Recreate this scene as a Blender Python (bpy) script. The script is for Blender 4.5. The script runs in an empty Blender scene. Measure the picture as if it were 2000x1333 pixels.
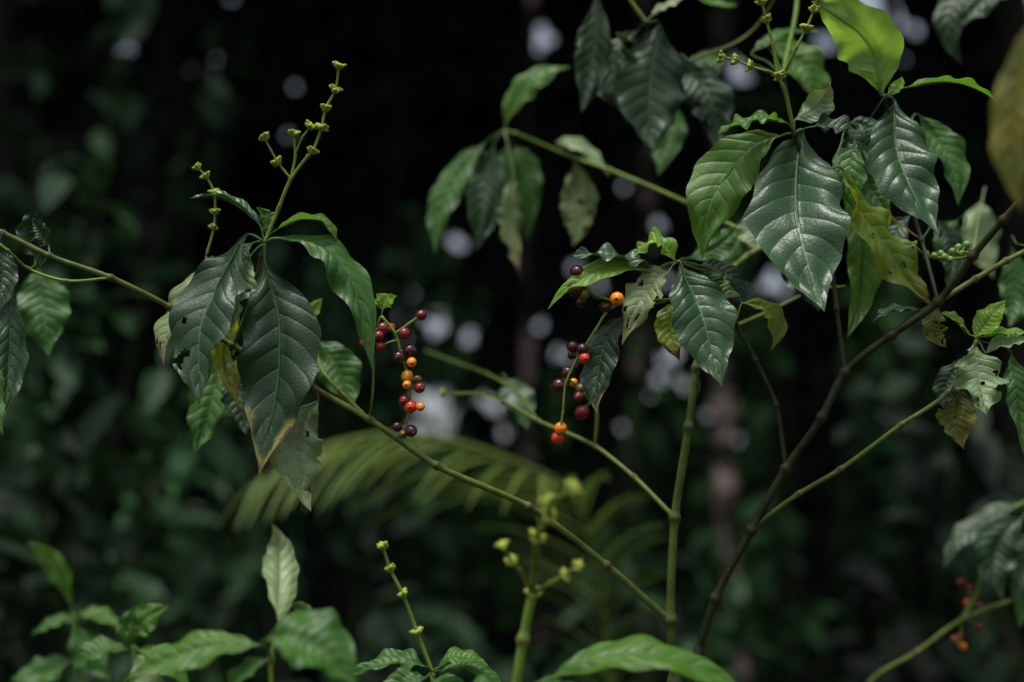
import bpy, math, random
from mathutils import Vector, Matrix, noise
random.seed(7)
R=math.radians
scene=bpy.context.scene
COL=scene.collection
# ---------------------------------------------------------------- camera
CAM=Vector((0,0,1.25)); PITCH=R(8)
cd=bpy.data.cameras.new('camera'); cam=bpy.data.objects.new('camera',cd); COL.objects.link(cam)
cam.location=CAM; cam.rotation_euler=(R(90)+PITCH,0,0)
cd.lens=50; cd.sensor_width=36; cd.clip_start=.02; cd.clip_end=2000
cd.dof.use_dof=True; cd.dof.focus_distance=1.23; cd.dof.aperture_fstop=2.3
scene.camera=cam
FW=Vector((0,math.cos(PITCH),math.sin(PITCH))); UP=Vector((0,-math.sin(PITCH),math.cos(PITCH))); RT=Vector((1,0,0))
K=.00036
def P(x,y,d=1.25):
    return CAM+FW*d+RT*((x-1000)*K*d)+UP*((666.5-y)*K*d)
def pix(v):
    w=v-CAM; d=w.dot(FW)
    return (1000+w.dot(RT)/d/K, 666.5-w.dot(UP)/d/K, d)
# ---------------------------------------------------------------- materials
def newmat(name):
    m=bpy.data.materials.new(name); m.use_nodes=True; nt=m.node_tree; nt.nodes.clear()
    return m,nt
class NT:
    def __init__(s,nt): s.nt=nt
    def n(s,t,**kw):
        nd=s.nt.nodes.new(t)
        for k,v in kw.items(): setattr(nd,k,v)
        return nd
    def l(s,a,b): s.nt.links.new(a,b)
    def math(s,op,a,b=None,c=None,clamp=False):
        nd=s.nt.nodes.new('ShaderNodeMath'); nd.operation=op; nd.use_clamp=clamp
        for i,v in enumerate((a,b,c)):
            if v is None: continue
            if isinstance(v,(int,float)): nd.inputs[i].default_value=v
            else: s.l(v,nd.inputs[i])
        return nd.outputs[0]
    def ss(s,v,a,b):
        nd=s.nt.nodes.new('ShaderNodeMapRange'); nd.interpolation_type='SMOOTHSTEP'
        s.l(v,nd.inputs[0]); nd.inputs[1].default_value=a; nd.inputs[2].default_value=b
        return nd.outputs[0]
    def mix(s,f,a,b):
        nd=s.nt.nodes.new('ShaderNodeMix'); nd.data_type='RGBA'
        for i,v in ((0,f),(6,a),(7,b)):
            if isinstance(v,(int,float)): nd.inputs[i].default_value=v
            elif isinstance(v,tuple): nd.inputs[i].default_value=(*v,1)
            else: s.l(v,nd.inputs[i])
        return nd.outputs[2]
    def noise(s,scale,detail=4,vec=None,rough=.55):
        nd=s.nt.nodes.new('ShaderNodeTexNoise'); nd.inputs['Scale'].default_value=scale; nd.inputs['Detail'].default_value=detail
        nd.inputs['Roughness'].default_value=rough
        if vec is not None: s.l(vec,nd.inputs['Vector'])
        return nd.outputs['Fac']
NV=10
def leaf_mat(name,top,top2,under,vein,transl,tw=.3,rough=.36,damage=0.,spots=.0,dcol=(.09,.035,.012),edge=None):
    m,nt=newmat(name); t=NT(nt)
    uv=t.n('ShaderNodeUVMap'); sp=t.n('ShaderNodeSeparateXYZ'); t.l(uv.outputs[0],sp.inputs[0])
    u=sp.outputs[0]; v=sp.outputs[1]
    a=t.math('ABSOLUTE',t.math('MULTIPLY_ADD',v,2,-1))
    a2=t.math('MULTIPLY',a,a)
    ph=t.math('SUBTRACT',t.math('SUBTRACT',u,t.math('MULTIPLY',a,.10)),t.math('MULTIPLY',a2,.05))
    side=t.math('MULTIPLY',t.math('GREATER_THAN',v,.5),.35)
    ph=t.math('ADD',t.math('MULTIPLY',ph,NV),side)
    f=t.math('MULTIPLY',t.math('ABSOLUTE',t.math('SUBTRACT',t.math('FRACT',ph),.5)),2)
    lat=t.math('MULTIPLY',t.ss(f,.90,1.),t.math('MULTIPLY_ADD',a,-.75,.75))
    mid=t.ss(a,.06,.02)
    vm=t.math('MAXIMUM',lat,mid)
    tc=t.n('ShaderNodeTexCoord'); ob=tc.outputs['Object']
    nz=t.noise(28,5,ob); nz2=t.noise(90,4,ob)
    base=t.mix(t.ss(nz,.35,.7),top,top2)
    base=t.mix(t.math('MULTIPLY',vm,.8),base,vein)
    geo=t.n('ShaderNodeNewGeometry')
    und=t.mix(t.math('MULTIPLY',vm,.7),under,vein)
    base=t.mix(geo.outputs['Backfacing'],base,und)
    tr=t.mix(t.math('MULTIPLY',vm,.8),transl,tuple(c*.35 for c in transl))
    tr=t.mix(t.math('MULTIPLY',t.ss(nz,.4,.65),.25),tr,tuple(c*.5 for c in transl))
    if edge:
        em=t.ss(t.math('ADD',a,t.math('MULTIPLY',nz,.5)),1.0,1.25)
        base=t.mix(em,base,edge); 
    if damage>0:
        q=t.math('ADD',t.math('MULTIPLY',t.math('MULTIPLY',u,u),.8),t.math('MULTIPLY',a2,.25))
        q=t.math('ADD',q,t.math('MULTIPLY',t.math('SUBTRACT',nz,.5),1.1))
        dm=t.ss(q,1.02-damage*.75,1.1-damage*.75)
        ym=t.ss(q,.8-damage*.75,1.02-damage*.75)
        base=t.mix(t.math('MULTIPLY',ym,.7),base,(.30,.27,.05)); base=t.mix(dm,base,dcol)
        tr=t.mix(ym,tr,(.3,.25,.03)); tr=t.mix(dm,tr,(.1,.03,.01))
    if spots>0:
        s_=t.ss(nz2,.74-spots*.12,.78-spots*.1)
        base=t.mix(s_,base,(.05,.03,.012)); 
    hb=t.math('ADD',t.math('MULTIPLY',t.math('POWER',f,4),-.6),t.math('MULTIPLY',mid,-.5))
    vo=t.n('ShaderNodeTexVoronoi',feature='DISTANCE_TO_EDGE'); vo.inputs['Scale'].default_value=230; t.l(ob,vo.inputs['Vector'])
    hb=t.math('ADD',hb,t.math('MULTIPLY',t.ss(vo.outputs[0],0,.25),.10))
    hb=t.math('ADD',hb,t.math('MULTIPLY',nz,.5))
    bp=t.n('ShaderNodeBump'); bp.inputs['Strength'].default_value=.5; bp.inputs['Distance'].default_value=.0018; t.l(hb,bp.inputs['Height'])
    pr=t.n('ShaderNodeBsdfPrincipled'); t.l(base,pr.inputs['Base Color']); t.l(bp.outputs[0],pr.inputs['Normal'])
    rg=t.math('MULTIPLY_ADD',nz2,.25,rough-.125); t.l(rg,pr.inputs['Roughness'])
    pr.inputs['Specular IOR Level'].default_value=.55
    tl=t.n('ShaderNodeBsdfTranslucent'); t.l(tr,tl.inputs[0])
    mx=t.n('ShaderNodeMixShader'); mx.inputs[0].default_value=tw; t.l(pr.outputs[0],mx.inputs[1]); t.l(tl.outputs[0],mx.inputs[2])
    out=t.n('ShaderNodeOutputMaterial'); t.l(mx.outputs[0],out.inputs[0])
    return m
M={}
M['dark']=leaf_mat('leaf_dark',(.009,.038,.009),(.016,.053,.012),(.05,.09,.035),(.055,.12,.035),(.03,.10,.01),.12,.47,spots=.1)
M['darktip']=leaf_mat('leaf_dark_brown_tip',(.008,.035,.009),(.014,.048,.012),(.05,.09,.035),(.055,.12,.035),(.03,.10,.01),.12,.47,damage=.17,spots=.15)
M['sheen']=leaf_mat('leaf_glossy',(.018,.064,.018),(.030,.082,.024),(.06,.10,.05),(.12,.21,.08),(.05,.15,.02),.12,.38,spots=.1)  # smoother than leaf_dark, and the lighter base colour adds to the sheen
M['mid']=leaf_mat('leaf_green',(.030,.115,.010),(.050,.15,.014),(.07,.13,.04),(.09,.19,.04),(.10,.30,.02),.3,.47,spots=.2)
M['fresh']=leaf_mat('leaf_fresh',(.060,.17,.010),(.085,.20,.014),(.09,.17,.04),(.12,.24,.05),(.17,.40,.02),.4,.47,spots=.3)
M['bright']=leaf_mat('leaf_bright',(.16,.32,.025),(.21,.38,.035),(.18,.32,.05),(.24,.39,.08),(.42,.75,.07),.5,.42)
M['pale']=leaf_mat('leaf_pale',(.18,.28,.11),(.24,.33,.15),(.22,.30,.14),(.32,.40,.22),(.3,.46,.12),.3,.42,damage=.1)
M['yellow']=leaf_mat('leaf_yellowing',(.11,.23,.018),(.23,.30,.022),(.20,.25,.04),(.26,.32,.07),(.50,.62,.04),.48,.47,damage=.30,spots=.6)
M['damaged']=leaf_mat('leaf_withered',(.15,.23,.08),(.28,.34,.15),(.24,.28,.13),(.30,.34,.18),(.35,.42,.13),.3,.5,damage=.42,spots=.4,dcol=(.17,.11,.11))
M['rust']=leaf_mat('leaf_rusty',(.09,.13,.012),(.22,.19,.015),(.13,.13,.02),(.18,.16,.04),(.42,.38,.02),.42,.5,damage=.22,spots=.4)
M['crinkle']=leaf_mat('leaf_rimmed',(.012,.042,.016),(.020,.058,.018),(.05,.09,.04),(.06,.11,.05),(.04,.12,.02),.15,.48,edge=(.20,.22,.11))
def stem_mat(name,c1,c2,nodec,rough=.55):
    m,nt=newmat(name); t=NT(nt)
    tc=t.n('ShaderNodeTexCoord'); at=t.n('ShaderNodeAttribute',attribute_name='node')
    mp=t.n('ShaderNodeMapping'); t.l(tc.outputs['Object'],mp.inputs[0])
    nz=t.noise(60,6,mp.outputs[0]); nf=t.noise(420,3,mp.outputs[0])
    b=t.mix(t.ss(nz,.35,.68),c1,c2)
    b=t.mix(t.math('MULTIPLY',t.ss(nf,.62,.75),.6),b,nodec)
    b=t.mix(t.math('MULTIPLY',at.outputs['Fac'],.9),b,nodec)
    bp=t.n('ShaderNodeBump'); bp.inputs['Strength'].default_value=.5; bp.inputs['Distance'].default_value=.001; t.l(t.math('ADD',nf,nz),bp.inputs['Height'])
    pr=t.n('ShaderNodeBsdfPrincipled'); t.l(b,pr.inputs['Base Color']); t.l(bp.outputs[0],pr.inputs['Normal']); pr.inputs['Roughness'].default_value=rough
    pr.inputs['Specular IOR Level'].default_value=.3
    out=t.n('ShaderNodeOutputMaterial'); t.l(pr.outputs[0],out.inputs[0]); return m
M['stem']=stem_mat('stem_olive',(.115,.155,.028),(.060,.095,.014),(.045,.028,.018))
M['stemdark']=stem_mat('stem_dark',(.026,.034,.009),(.012,.017,.005),(.040,.028,.014))
M['stemgreen']=stem_mat('stem_green',(.15,.24,.035),(.10,.18,.022),(.10,.10,.03))
M['bud']=stem_mat('flower_bud',(.34,.40,.05),(.22,.30,.035),(.14,.12,.03),.55)
def bark_mat(name,c1,c2,c3,lo,hi):
    m,nt=newmat(name); t=NT(nt); tc=t.n('ShaderNodeTexCoord')
    nz=t.noise(3.2,6,tc.outputs['Object'],.65); nf=t.noise(40,4,tc.outputs['Object'])
    b=t.mix(t.ss(nz,lo,hi),c1,c2); b=t.mix(t.math('MULTIPLY',t.ss(nf,.5,.7),.5),b,c3)
    bp=t.n('ShaderNodeBump'); bp.inputs['Distance'].default_value=.01; t.l(nf,bp.inputs['Height'])
    pr=t.n('ShaderNodeBsdfPrincipled'); t.l(b,pr.inputs['Base Color']); t.l(bp.outputs[0],pr.inputs['Normal']); pr.inputs['Roughness'].default_value=.95
    pr.inputs['Specular IOR Level'].default_value=.15
    out=t.n('ShaderNodeOutputMaterial'); t.l(pr.outputs[0],out.inputs[0]); return m
M['bark']=bark_mat('bark_dark',(.006,.006,.005),(.014,.012,.010),(.004,.006,.004),.4,.7)
M['barkpale']=bark_mat('bark_pale',(.012,.012,.009),(.36,.27,.24),(.03,.035,.022),.50,.62)
def berry_mat(name,c1,c2,rough=.25):
    m,nt=newmat(name); t=NT(nt); tc=t.n('ShaderNodeTexCoord')
    nz=t.noise(120,3,tc.outputs['Object']); b=t.mix(t.ss(nz,.35,.65),c1,c2)
    at=t.n('ShaderNodeAttribute',attribute_name='node'); b=t.mix(at.outputs['Fac'],b,(.03,.018,.012))
    pr=t.n('ShaderNodeBsdfPrincipled'); t.l(b,pr.inputs['Base Color']); pr.inputs['Roughness'].default_value=rough
    out=t.n('ShaderNodeOutputMaterial'); t.l(pr.outputs[0],out.inputs[0]); return m
M['b_dark']=berry_mat('berry_dark',(.030,.006,.009),(.06,.010,.014))
M['b_maroon']=berry_mat('berry_maroon',(.12,.010,.014),(.20,.016,.018))
M['b_red']=berry_mat('berry_red',(.50,.022,.012),(.62,.06,.012))
M['b_orange']=berry_mat('berry_orange',(.80,.16,.010),(.80,.26,.015))
M['b_yellow']=berry_mat('berry_yellow',(.62,.36,.02),(.68,.26,.02))
M['b_olive']=berry_mat('berry_olive',(.10,.09,.015),(.13,.07,.012))
M['b_green']=berry_mat('berry_green',(.12,.24,.05),(.18,.30,.06))
def fol_mat(name,c1,c2,rough=.5,tw=.2):
    m,nt=newmat(name); t=NT(nt)
    g=t.n('ShaderNodeNewGeometry'); rnd=g.outputs['Random Per Island']
    tc=t.n('ShaderNodeTexCoord'); nz=t.noise(1.2,3,tc.outputs['Object'])
    f=t.math('ADD',t.math('MULTIPLY',t.math('POWER',rnd,1.6),.6),t.math('MULTIPLY',t.ss(nz,.4,.65),.5),clamp=True)
    b=t.mix(f,c1,c2)
    pr=t.n('ShaderNodeBsdfPrincipled'); t.l(b,pr.inputs['Base Color']); pr.inputs['Roughness'].default_value=rough
    pr.inputs['Specular IOR Level'].default_value=.22
    tl=t.n('ShaderNodeBsdfTranslucent'); t.l(t.mix(.3,b,(.05,.11,.02)),tl.inputs[0])
    mx=t.n('ShaderNodeMixShader'); mx.inputs[0].default_value=tw; t.l(pr.outputs[0],mx.inputs[1]); t.l(tl.outputs[0],mx.inputs[2])
    out=t.n('ShaderNodeOutputMaterial'); t.l(mx.outputs[0],out.inputs[0]); return m
M['f_black']=fol_mat('foliage_painted_shade',(.002,.004,.003),(.010,.020,.012),.8,.03)  # near-black leaf colour, shade under the canopy is put into it
M['f_dark']=fol_mat('foliage_dark',(.005,.014,.008),(.020,.048,.020),.6,.14)  # leaf colour kept low, part of the forest shade is in it
M['f_mid']=fol_mat('foliage_mid',(.009,.032,.014),(.038,.105,.034),.5,.2)
M['f_lush']=fol_mat('foliage_lush',(.018,.06,.020),(.07,.19,.045),.45,.3)
M['f_palm']=fol_mat('palm_green',(.09,.15,.03),(.22,.29,.06),.5,.35)
M['litter']=fol_mat('leaf_litter',(.03,.018,.01),(.08,.045,.02),.8,.0)
# ---------------------------------------------------------------- object helpers
W={}
def link_mesh(name,verts,faces,mat,parent=None,attr=None,uvs=None,origin=None,smooth=True):
    me=bpy.data.meshes.new(name)
    if origin is None: origin=Vector(verts[0])
    me.from_pydata([tuple(Vector(v)-origin) for v in verts],[],faces)
    if smooth: me.polygons.foreach_set('use_smooth',[True]*len(me.polygons))
    if attr is not None:
        a=me.attributes.new('node','FLOAT','POINT'); a.data.foreach_set('value',attr)
    if uvs is not None:
        l=me.uv_layers.new(name='UVMap'); flat=[]
        for lp in me.loops:
            flat+=list(uvs[lp.vertex_index])
        l.data.foreach_set('uv',flat)
    me.materials.append(mat)
    o=bpy.data.objects.new(name,me); COL.objects.link(o)
    W[o.name]=Vector(origin)
    if parent: o.parent=parent; o.location=Vector(origin)-W[parent.name]
    else: o.location=origin
    return o
def thing(name,label,cat,loc,group=None):
    o=bpy.data.objects.new(name,None); COL.objects.link(o); o.empty_display_size=.1
    o.location=loc; W[o.name]=Vector(loc); o['label']=label; o['category']=cat
    if group: o['group']=group
    return o
def toW(p,d=1.25):
    if isinstance(p,Vector): return p
    return P(p[0],p[1],p[2] if len(p)>2 else d)
def catmull(pts,rad,step):
    out=[];n=len(pts)
    for i in range(n-1):
        p1=pts[i]; p2=pts[i+1]; L=(p2-p1).length
        p0=pts[i-1] if i>0 else p1*2-p2; p3=pts[i+2] if i+2<n else p2*2-p1
        def tan(a,b,c):
            d=(b-a).normalized()+(c-b).normalized()
            return d.normalized()*L*.85 if d.length>1e-6 else (c-b)*.5
        m1=tan(p0,p1,p2); m2=tan(p1,p2,p3)
        k=max(2,min(160,int(L/step)))
        for j in range(k):
            t=j/k; t2=t*t;t3=t2*t
            q=p1*(2*t3-3*t2+1)+m1*(t3-2*t2+t)+p2*(-2*t3+3*t2)+m2*(t3-t2)
            out.append((q,rad[i]*(1-t)+rad[i+1]*t,i+t))
    out.append((pts[-1],rad[-1],n-1)); return out
def tube(V,F,A,pts,rad,sides=8,step=.004,nodes=True,nodesize=1.6,rough=0):
    cs=catmull(pts,rad,step)
    inner=[pts[i] for i in range(1,len(pts)-1)] if nodes else []
    prev=None; start=len(V); n=len(cs)
    for i,(q,r,t) in enumerate(cs):
        T=(cs[min(i+1,n-1)][0]-cs[max(i-1,0)][0])
        if T.length<1e-9: T=Vector((0,0,1))
        T.normalize()
        if prev is None:
            prev=T.orthogonal().normalized()
        N=(prev-T*prev.dot(T)); N.normalize(); prev=N; B=T.cross(N)
        a=0.; rr=r
        for p in inner:
            dd=(q-p).length/(r*1.5)
            if dd<1.8:
                w=math.exp(-dd*dd*2.2); rr=max(rr,r*(1+(nodesize-1)*w)); a=max(a,math.exp(-dd*dd*4))
        for s in range(sides):
            an=2*math.pi*s/sides; k=1+(noise.noise(q*30+Vector((s*3.,0,0)))*rough if rough else 0)
            V.append(q+(N*math.cos(an)+B*math.sin(an))*rr*k); A.append(a)
        if i:
            b0=start+(i-1)*sides; b1=start+i*sides
            for s in range(sides):
                F.append((b0+s,b0+(s+1)%sides,b1+(s+1)%sides,b1+s))
    F.append(tuple(start+s for s in reversed(range(sides))))
    F.append(tuple(start+(n-1)*sides+s for s in range(sides)))
def branch(parent,pts,wpx,mat='stem',name='branch',d=1.25,**kw):
    pw=[toW(p,d) for p in pts]; n=len(pw); rad=[]
    for i,p in enumerate(pw):
        w=wpx[0]+(wpx[1]-wpx[0])*i/(n-1); dd=(p-CAM).dot(FW); rad.append(w*.5*K*max(dd,.8))
    V,F,A=[],[],[]
    kw.setdefault('step',.0025)
    tube(V,F,A,pw,rad,sides=10,rough=.12,**kw)
    return link_mesh(name,V,F,M[mat],parent,attr=A)
PROF=[(0,.02),(.05,.12),(.12,.36),(.2,.62),(.3,.85),(.42,.98),(.52,1.),(.64,.90),(.75,.70),(.85,.42),(.92,.20),(.97,.07),(1,.0)]
def prof(u):
    for (a,x),(b,y) in zip(PROF,PROF[1:]):
        if u<=b:
            t=(u-a)/(b-a); t=t*t*(3-2*t)*.35+t*.65
            return x+(y-x)*t
    return 0
LS=[0]
def leaf(parent,node,base,mid,tip,hw,up=(0,1,.3),mat='mid',d=1.25,fold=.18,wave=.10,rag=0.,quilt=1.,nu=60,nh=7,twist=0,name='leaf',label=None,lean=None):
    LS[0]+=1; sd=LS[0]*7.31
    Lp=math.hypot(base[0]-tip[0],base[1]-tip[1])
    hang=(tip[1]-base[1])/max(Lp,1)
    if lean is None: lean=.62 if mat in('sheen','pale') else .28
    dl=lean*max(0,hang-.2)*Lp*K*d
    b=toW(base,d); m=toW((mid[0],mid[1],d-dl*.42)); e=toW((tip[0],tip[1],d-dl)); nd=toW(node,d)
    dd=(m-CAM).dot(FW); w0=hw*K*dd
    c=m*2-(b+e)/2
    hint0=RT*up[0]-FW*up[1]+UP*up[2]
    V,F,A,UV=[],[],[],[]
    L=0;pp=b
    for i in range(1,21):
        t=i/20; q=b*(1-t)**2+c*2*t*(1-t)+e*t*t; L+=(q-pp).length; pp=q
    for i in range(nu+1):
        u=i/nu
        C=b*(1-u)**2+c*2*u*(1-u)+e*u*u
        T=(c-b)*(1-u)+(e-c)*u; T.normalize()
        N=hint0-T*hint0.dot(T); N.normalize()
        if twist: N=Matrix.Rotation(R(twist)*(u-.3),3,T)@N
        N=Matrix.Rotation(.3*noise.noise(Vector((u*2.2,sd,0))),3,T)@N
        S=T.cross(N)
        C=C+N*(L*.02*noise.noise(Vector((u*2.5,sd,5))))+S*(L*.02*noise.noise(Vector((u*2.,sd,9))))
        pw=prof(u)
        for j in range(-nh,nh+1):
            v=j/nh; a=abs(v); sg=1 if v>0 else -1
            ww=w0*pw*(1+.045*math.sin(u*2*math.pi*NV*.5+sd+sg)*(1 if a>.5 else 0)*a + .15*noise.noise(Vector((u*5,sd,sg*3.)))*a)
            if rag: ww*=1-min(.75,max(0,rag*2.2*(noise.noise(Vector((u*9,sd,sg*8.)))+.1*rag+.45*u-.25)))*a
            ph=(u-.10*a-.05*a*a)*NV+(.35 if v>0 else 0); fr=ph-math.floor(ph)
            h=quilt*.0068*L*(math.sin(math.pi*fr)**.95)*math.sin(math.pi*min(1,a*.95))**.8*min(1,pw*1.5)*(.8+.6*noise.noise(Vector((u*4,v*2,sd))))
            h+=fold*a*ww*(1.0-.35*a)
            h+=wave*1.5*w0*a*a*(math.sin(u*2*math.pi*3.3+sd+sg*1.7)*.7+1.4*noise.noise(Vector((u*6,sd,sg*4.))))*min(1,pw*2)
            h+=w0*.24*noise.noise(Vector((u*2.6,v*1.5,sd+2.)))*min(1,pw*2)
            h-=.0012*(1-min(1,a*8))
            V.append(C+S*(v*ww)+N*h); UV.append((u,(v+1)/2))
    cn=2*nh+1
    for i in range(nu):
        for j in range(cn-1):
            if rag:
                u=(i+.5)/nu; v=(j-nh+.5)/nh
                if noise.noise(Vector((u*10,v*2.6,sd)))+.18*abs(v)+.12*u>.66-rag*.24: continue
            F.append((i*cn+j,i*cn+j+1,(i+1)*cn+j+1,(i+1)*cn+j))
    pts=[nd,nd.lerp(b,.5)+(UP*.0015),b]
    for k in (.15,.35,.6,.85):
        C=b*(1-k)**2+c*2*k*(1-k)+e*k*k; T=((c-b)*(1-k)+(e-c)*k).normalized(); N=hint0-T*hint0.dot(T); N.normalize()
        C=C+N*(L*.02*noise.noise(Vector((k*2.5,sd,5)))); S=T.cross(N); C=C+S*(L*.02*noise.noise(Vector((k*2.,sd,9))))
        pts.append(C-N*.0022)
    r=.0012*min(1.2,max(.6,L/.15))
    v0=len(V); A2=[]; V2=[];F2=[]
    tube(V2,F2,A2,pts,[r*1.1,r,r*1.0,r*.9,r*.7,r*.5,r*.25],sides=6,step=.01,nodes=False)
    V+=V2; UV+=[(.5,.5)]*len(V2); F+=[tuple(i+v0 for i in f) for f in F2]
    o=link_mesh(name,V,F,M[mat],parent,uvs=UV,origin=nd)
    if label: o['label']=label
    return o
def berry(parent,c,axis,r,mat,flat=1.):
    V,F,A=[],[],[]; ns=18
    z=axis.normalized(); x=z.orthogonal().normalized(); y=z.cross(x)
    prof_=[]
    el=random.uniform(1.0,1.12)
    for i in range(13):
        th=math.pi*i/12; prof_.append((math.sin(th)*r,-math.cos(th)*r*el,0))
    prof_=prof_[1:12]
    prof_+=[(r*.20,r*el*1.01,1),(r*.22,r*(el+.12),1),(r*.14,r*(el+.13),1),(r*.10,r*(el+.01),1)]
    for (rr,h,a) in prof_:
        for s in range(ns):
            an=2*math.pi*s/ns; V.append(c+x*math.cos(an)*rr+y*math.sin(an)*rr*.97+z*h); A.append(a)
    n=len(prof_)
    for i in range(n-1):
        for s in range(ns): F.append((i*ns+s,i*ns+(s+1)%ns,(i+1)*ns+(s+1)%ns,(i+1)*ns+s))
    F.append(tuple(reversed(range(ns)))); F.append(tuple((n-1)*ns+s for s in range(ns)))
    return link_mesh('berry',V,F,M[mat],parent,attr=A,origin=c)
def cluster(parent,paths,berries,d=1.25,w=6,name='berry_cluster'):
    V,F,A=[],[],[]; sample=[]
    for path in paths:
        pw=[toW(p,d) for p in path]; dd=(pw[0]-CAM).dot(FW)
        tube(V,F,A,pw,[w*.5*K*dd*(1-.35*i/len(pw)) for i in range(len(pw))],sides=8,step=.003,nodesize=1.5)
        sample+=[q for q,_,_ in catmull(pw,[1]*len(pw),.003)]
    info=[]
    for bb in berries:
        x,y,r,mt=bb[:4]; db=d+(bb[4] if len(bb)>4 else random.uniform(-.008,.008))
        c=P(x,y,db); q=min(sample,key=lambda s:(s-c).length); ax=(c-q)
        if ax.length<.001: ax=-FW+RT*random.uniform(-1,1)
        ax=ax.normalized()+Vector((random.uniform(-.4,.4),-.35,-.25+random.uniform(-.3,.3)))
        tube(V,F,A,[q,q.lerp(c,.5)+Vector((0,0,.001)),c],[.0009]*3,sides=6,step=.004,nodes=False)
        info.append((c,ax,r*K*db,mt))
    o=link_mesh(name,V,F,M['stemgreen'],parent,attr=A)
    for c,ax,r,mt in info: berry(o,c,ax,r,'b_'+mt)
    return o
def ellip(V,F,A,c,z,rx,rz,a=0,ns=7,nr=5):
    x=z.orthogonal().normalized(); y=z.cross(x); s0=len(V)
    for i in range(1,nr):
        th=math.pi*i/nr
        for s in range(ns):
            an=2*math.pi*s/ns; V.append(c+(x*math.cos(an)+y*math.sin(an))*math.sin(th)*rx-z*math.cos(th)*rz); A.append(a)
    for i in range(nr-2):
        for s in range(ns): F.append((s0+i*ns+s,s0+i*ns+(s+1)%ns,s0+(i+1)*ns+(s+1)%ns,s0+(i+1)*ns+s))
    F.append(tuple(s0+s for s in reversed(range(ns)))); F.append(tuple(s0+(nr-2)*ns+s for s in range(ns)))
def flowers(parent,path,buds,d=1.25,w=7,size=1.,name='flower_spike',mat='stemgreen'):
    pw=[toW(p,d) for p in path]; dd=(pw[0]-CAM).dot(FW)
    V,F,A=[],[],[]
    tube(V,F,A,pw,[w*.5*K*dd*(1-.4*i/len(pw)) for i in range(len(pw))],sides=8,step=.003,nodesize=1.4)
    o=link_mesh(name,V,F,M[mat],parent,attr=A)
    for i in buds:
        p=pw[i]; T=(pw[min(i+1,len(pw)-1)]-pw[max(i-1,0)]).normalized()
        V,F,A=[],[],[]; x=T.orthogonal().normalized(); y=T.cross(x); ph=random.random()*6
        n=random.randint(6,8); s=size*.0052
        ellip(V,F,A,p,T,s*.7,s*.65)
        for k in range(n):
            an=ph+2*math.pi*k/n; dr=(x*math.cos(an)+y*math.sin(an)+T*random.uniform(-.15,.8)).normalized()
            l=s*random.uniform(.55,.9)
            ellip(V,F,A,p+dr*l*.75,dr,s*.45,l*.6,0)
            ellip(V,F,A,p+dr*l*1.30,dr,s*.26,s*.2,.5)
        for k in range(2):
            dr=(x*math.cos(ph+k*math.pi)+y*math.sin(ph+k*math.pi)+T*.4).normalized()
            ellip(V,F,A,p+dr*s*.7,dr,s*.28,s*.8,.0)
        link_mesh('bud_cluster',V,F,M['bud'],o,attr=A,origin=p)
    return o
def gpt(x,d,y=1333):
    p=P(x,y,d); return Vector((p.x,p.y,0))
# ================================================================ SETTING
V=[];F=[]
def gz(x,y): return .10*noise.noise(Vector((x*.25,y*.25,0)))+.03*noise.noise(Vector((x*1.3,y*1.3,3))) if (x*x+y*y)<1e4 else 0
xs=[-900,-300,-100,-40]+[i*.6 for i in range(-40,41)]+[40,100,300,900]
ys=[-900,-300,-100,-40]+[i*.6 for i in range(-10,50)]+[40,100,300,900]
for y in ys:
    for x in xs: V.append((x,y,gz(x,y)-.03))
nx=len(xs)
for j in range(len(ys)-1):
    for i in range(nx-1): F.append((j*nx+i,j*nx+i+1,(j+1)*nx+i+1,(j+1)*nx+i))
m,nt=newmat('forest_floor'); t=NT(nt); tc=t.n('ShaderNodeTexCoord')
n1=t.noise(3,8,tc.outputs['Object']); n2=t.noise(25,6,tc.outputs['Object'])
b=t.mix(t.ss(n1,.35,.65),(.018,.014,.009),(.035,.026,.014)); b=t.mix(t.ss(n2,.55,.7),b,(.02,.03,.012))
bp=t.n('ShaderNodeBump'); bp.inputs['Distance'].default_value=.04; t.l(n2,bp.inputs['Height'])
pr=t.n('ShaderNodeBsdfPrincipled'); t.l(b,pr.inputs['Base Color']); pr.inputs['Roughness'].default_value=.95; t.l(bp.outputs[0],pr.inputs['Normal'])
out=t.n('ShaderNodeOutputMaterial'); t.l(pr.outputs[0],out.inputs[0])
g=link_mesh('ground',V,F,m,origin=Vector((0,0,0))); g['kind']='structure'
def addleaf(V,F,p,dr,nm,L,wd=.42):
    dr=dr.normalized(); s=dr.cross(nm)
    if s.length<1e-4: s=dr.orthogonal()
    s.normalize(); n=s.cross(dr); w=L*wd*.5; i=len(V)
    V+= [p,p+dr*L*.3+s*w+n*w*.25,p+dr*L*.66+s*w*.8+n*w*.1,p+dr*L-n*L*.12,p+dr*L*.66-s*w*.8+n*w*.1,p+dr*L*.3-s*w+n*w*.25,p+dr*L*.5-n*w*.1]
    F+= [(i,i+6,i+2,i+1),(i+6,i+3,i+2),(i,i+5,i+4,i+6),(i+6,i+4,i+3)]
def rv(): 
    return Vector((random.gauss(0,1),random.gauss(0,1),random.gauss(0,1))).normalized()
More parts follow.
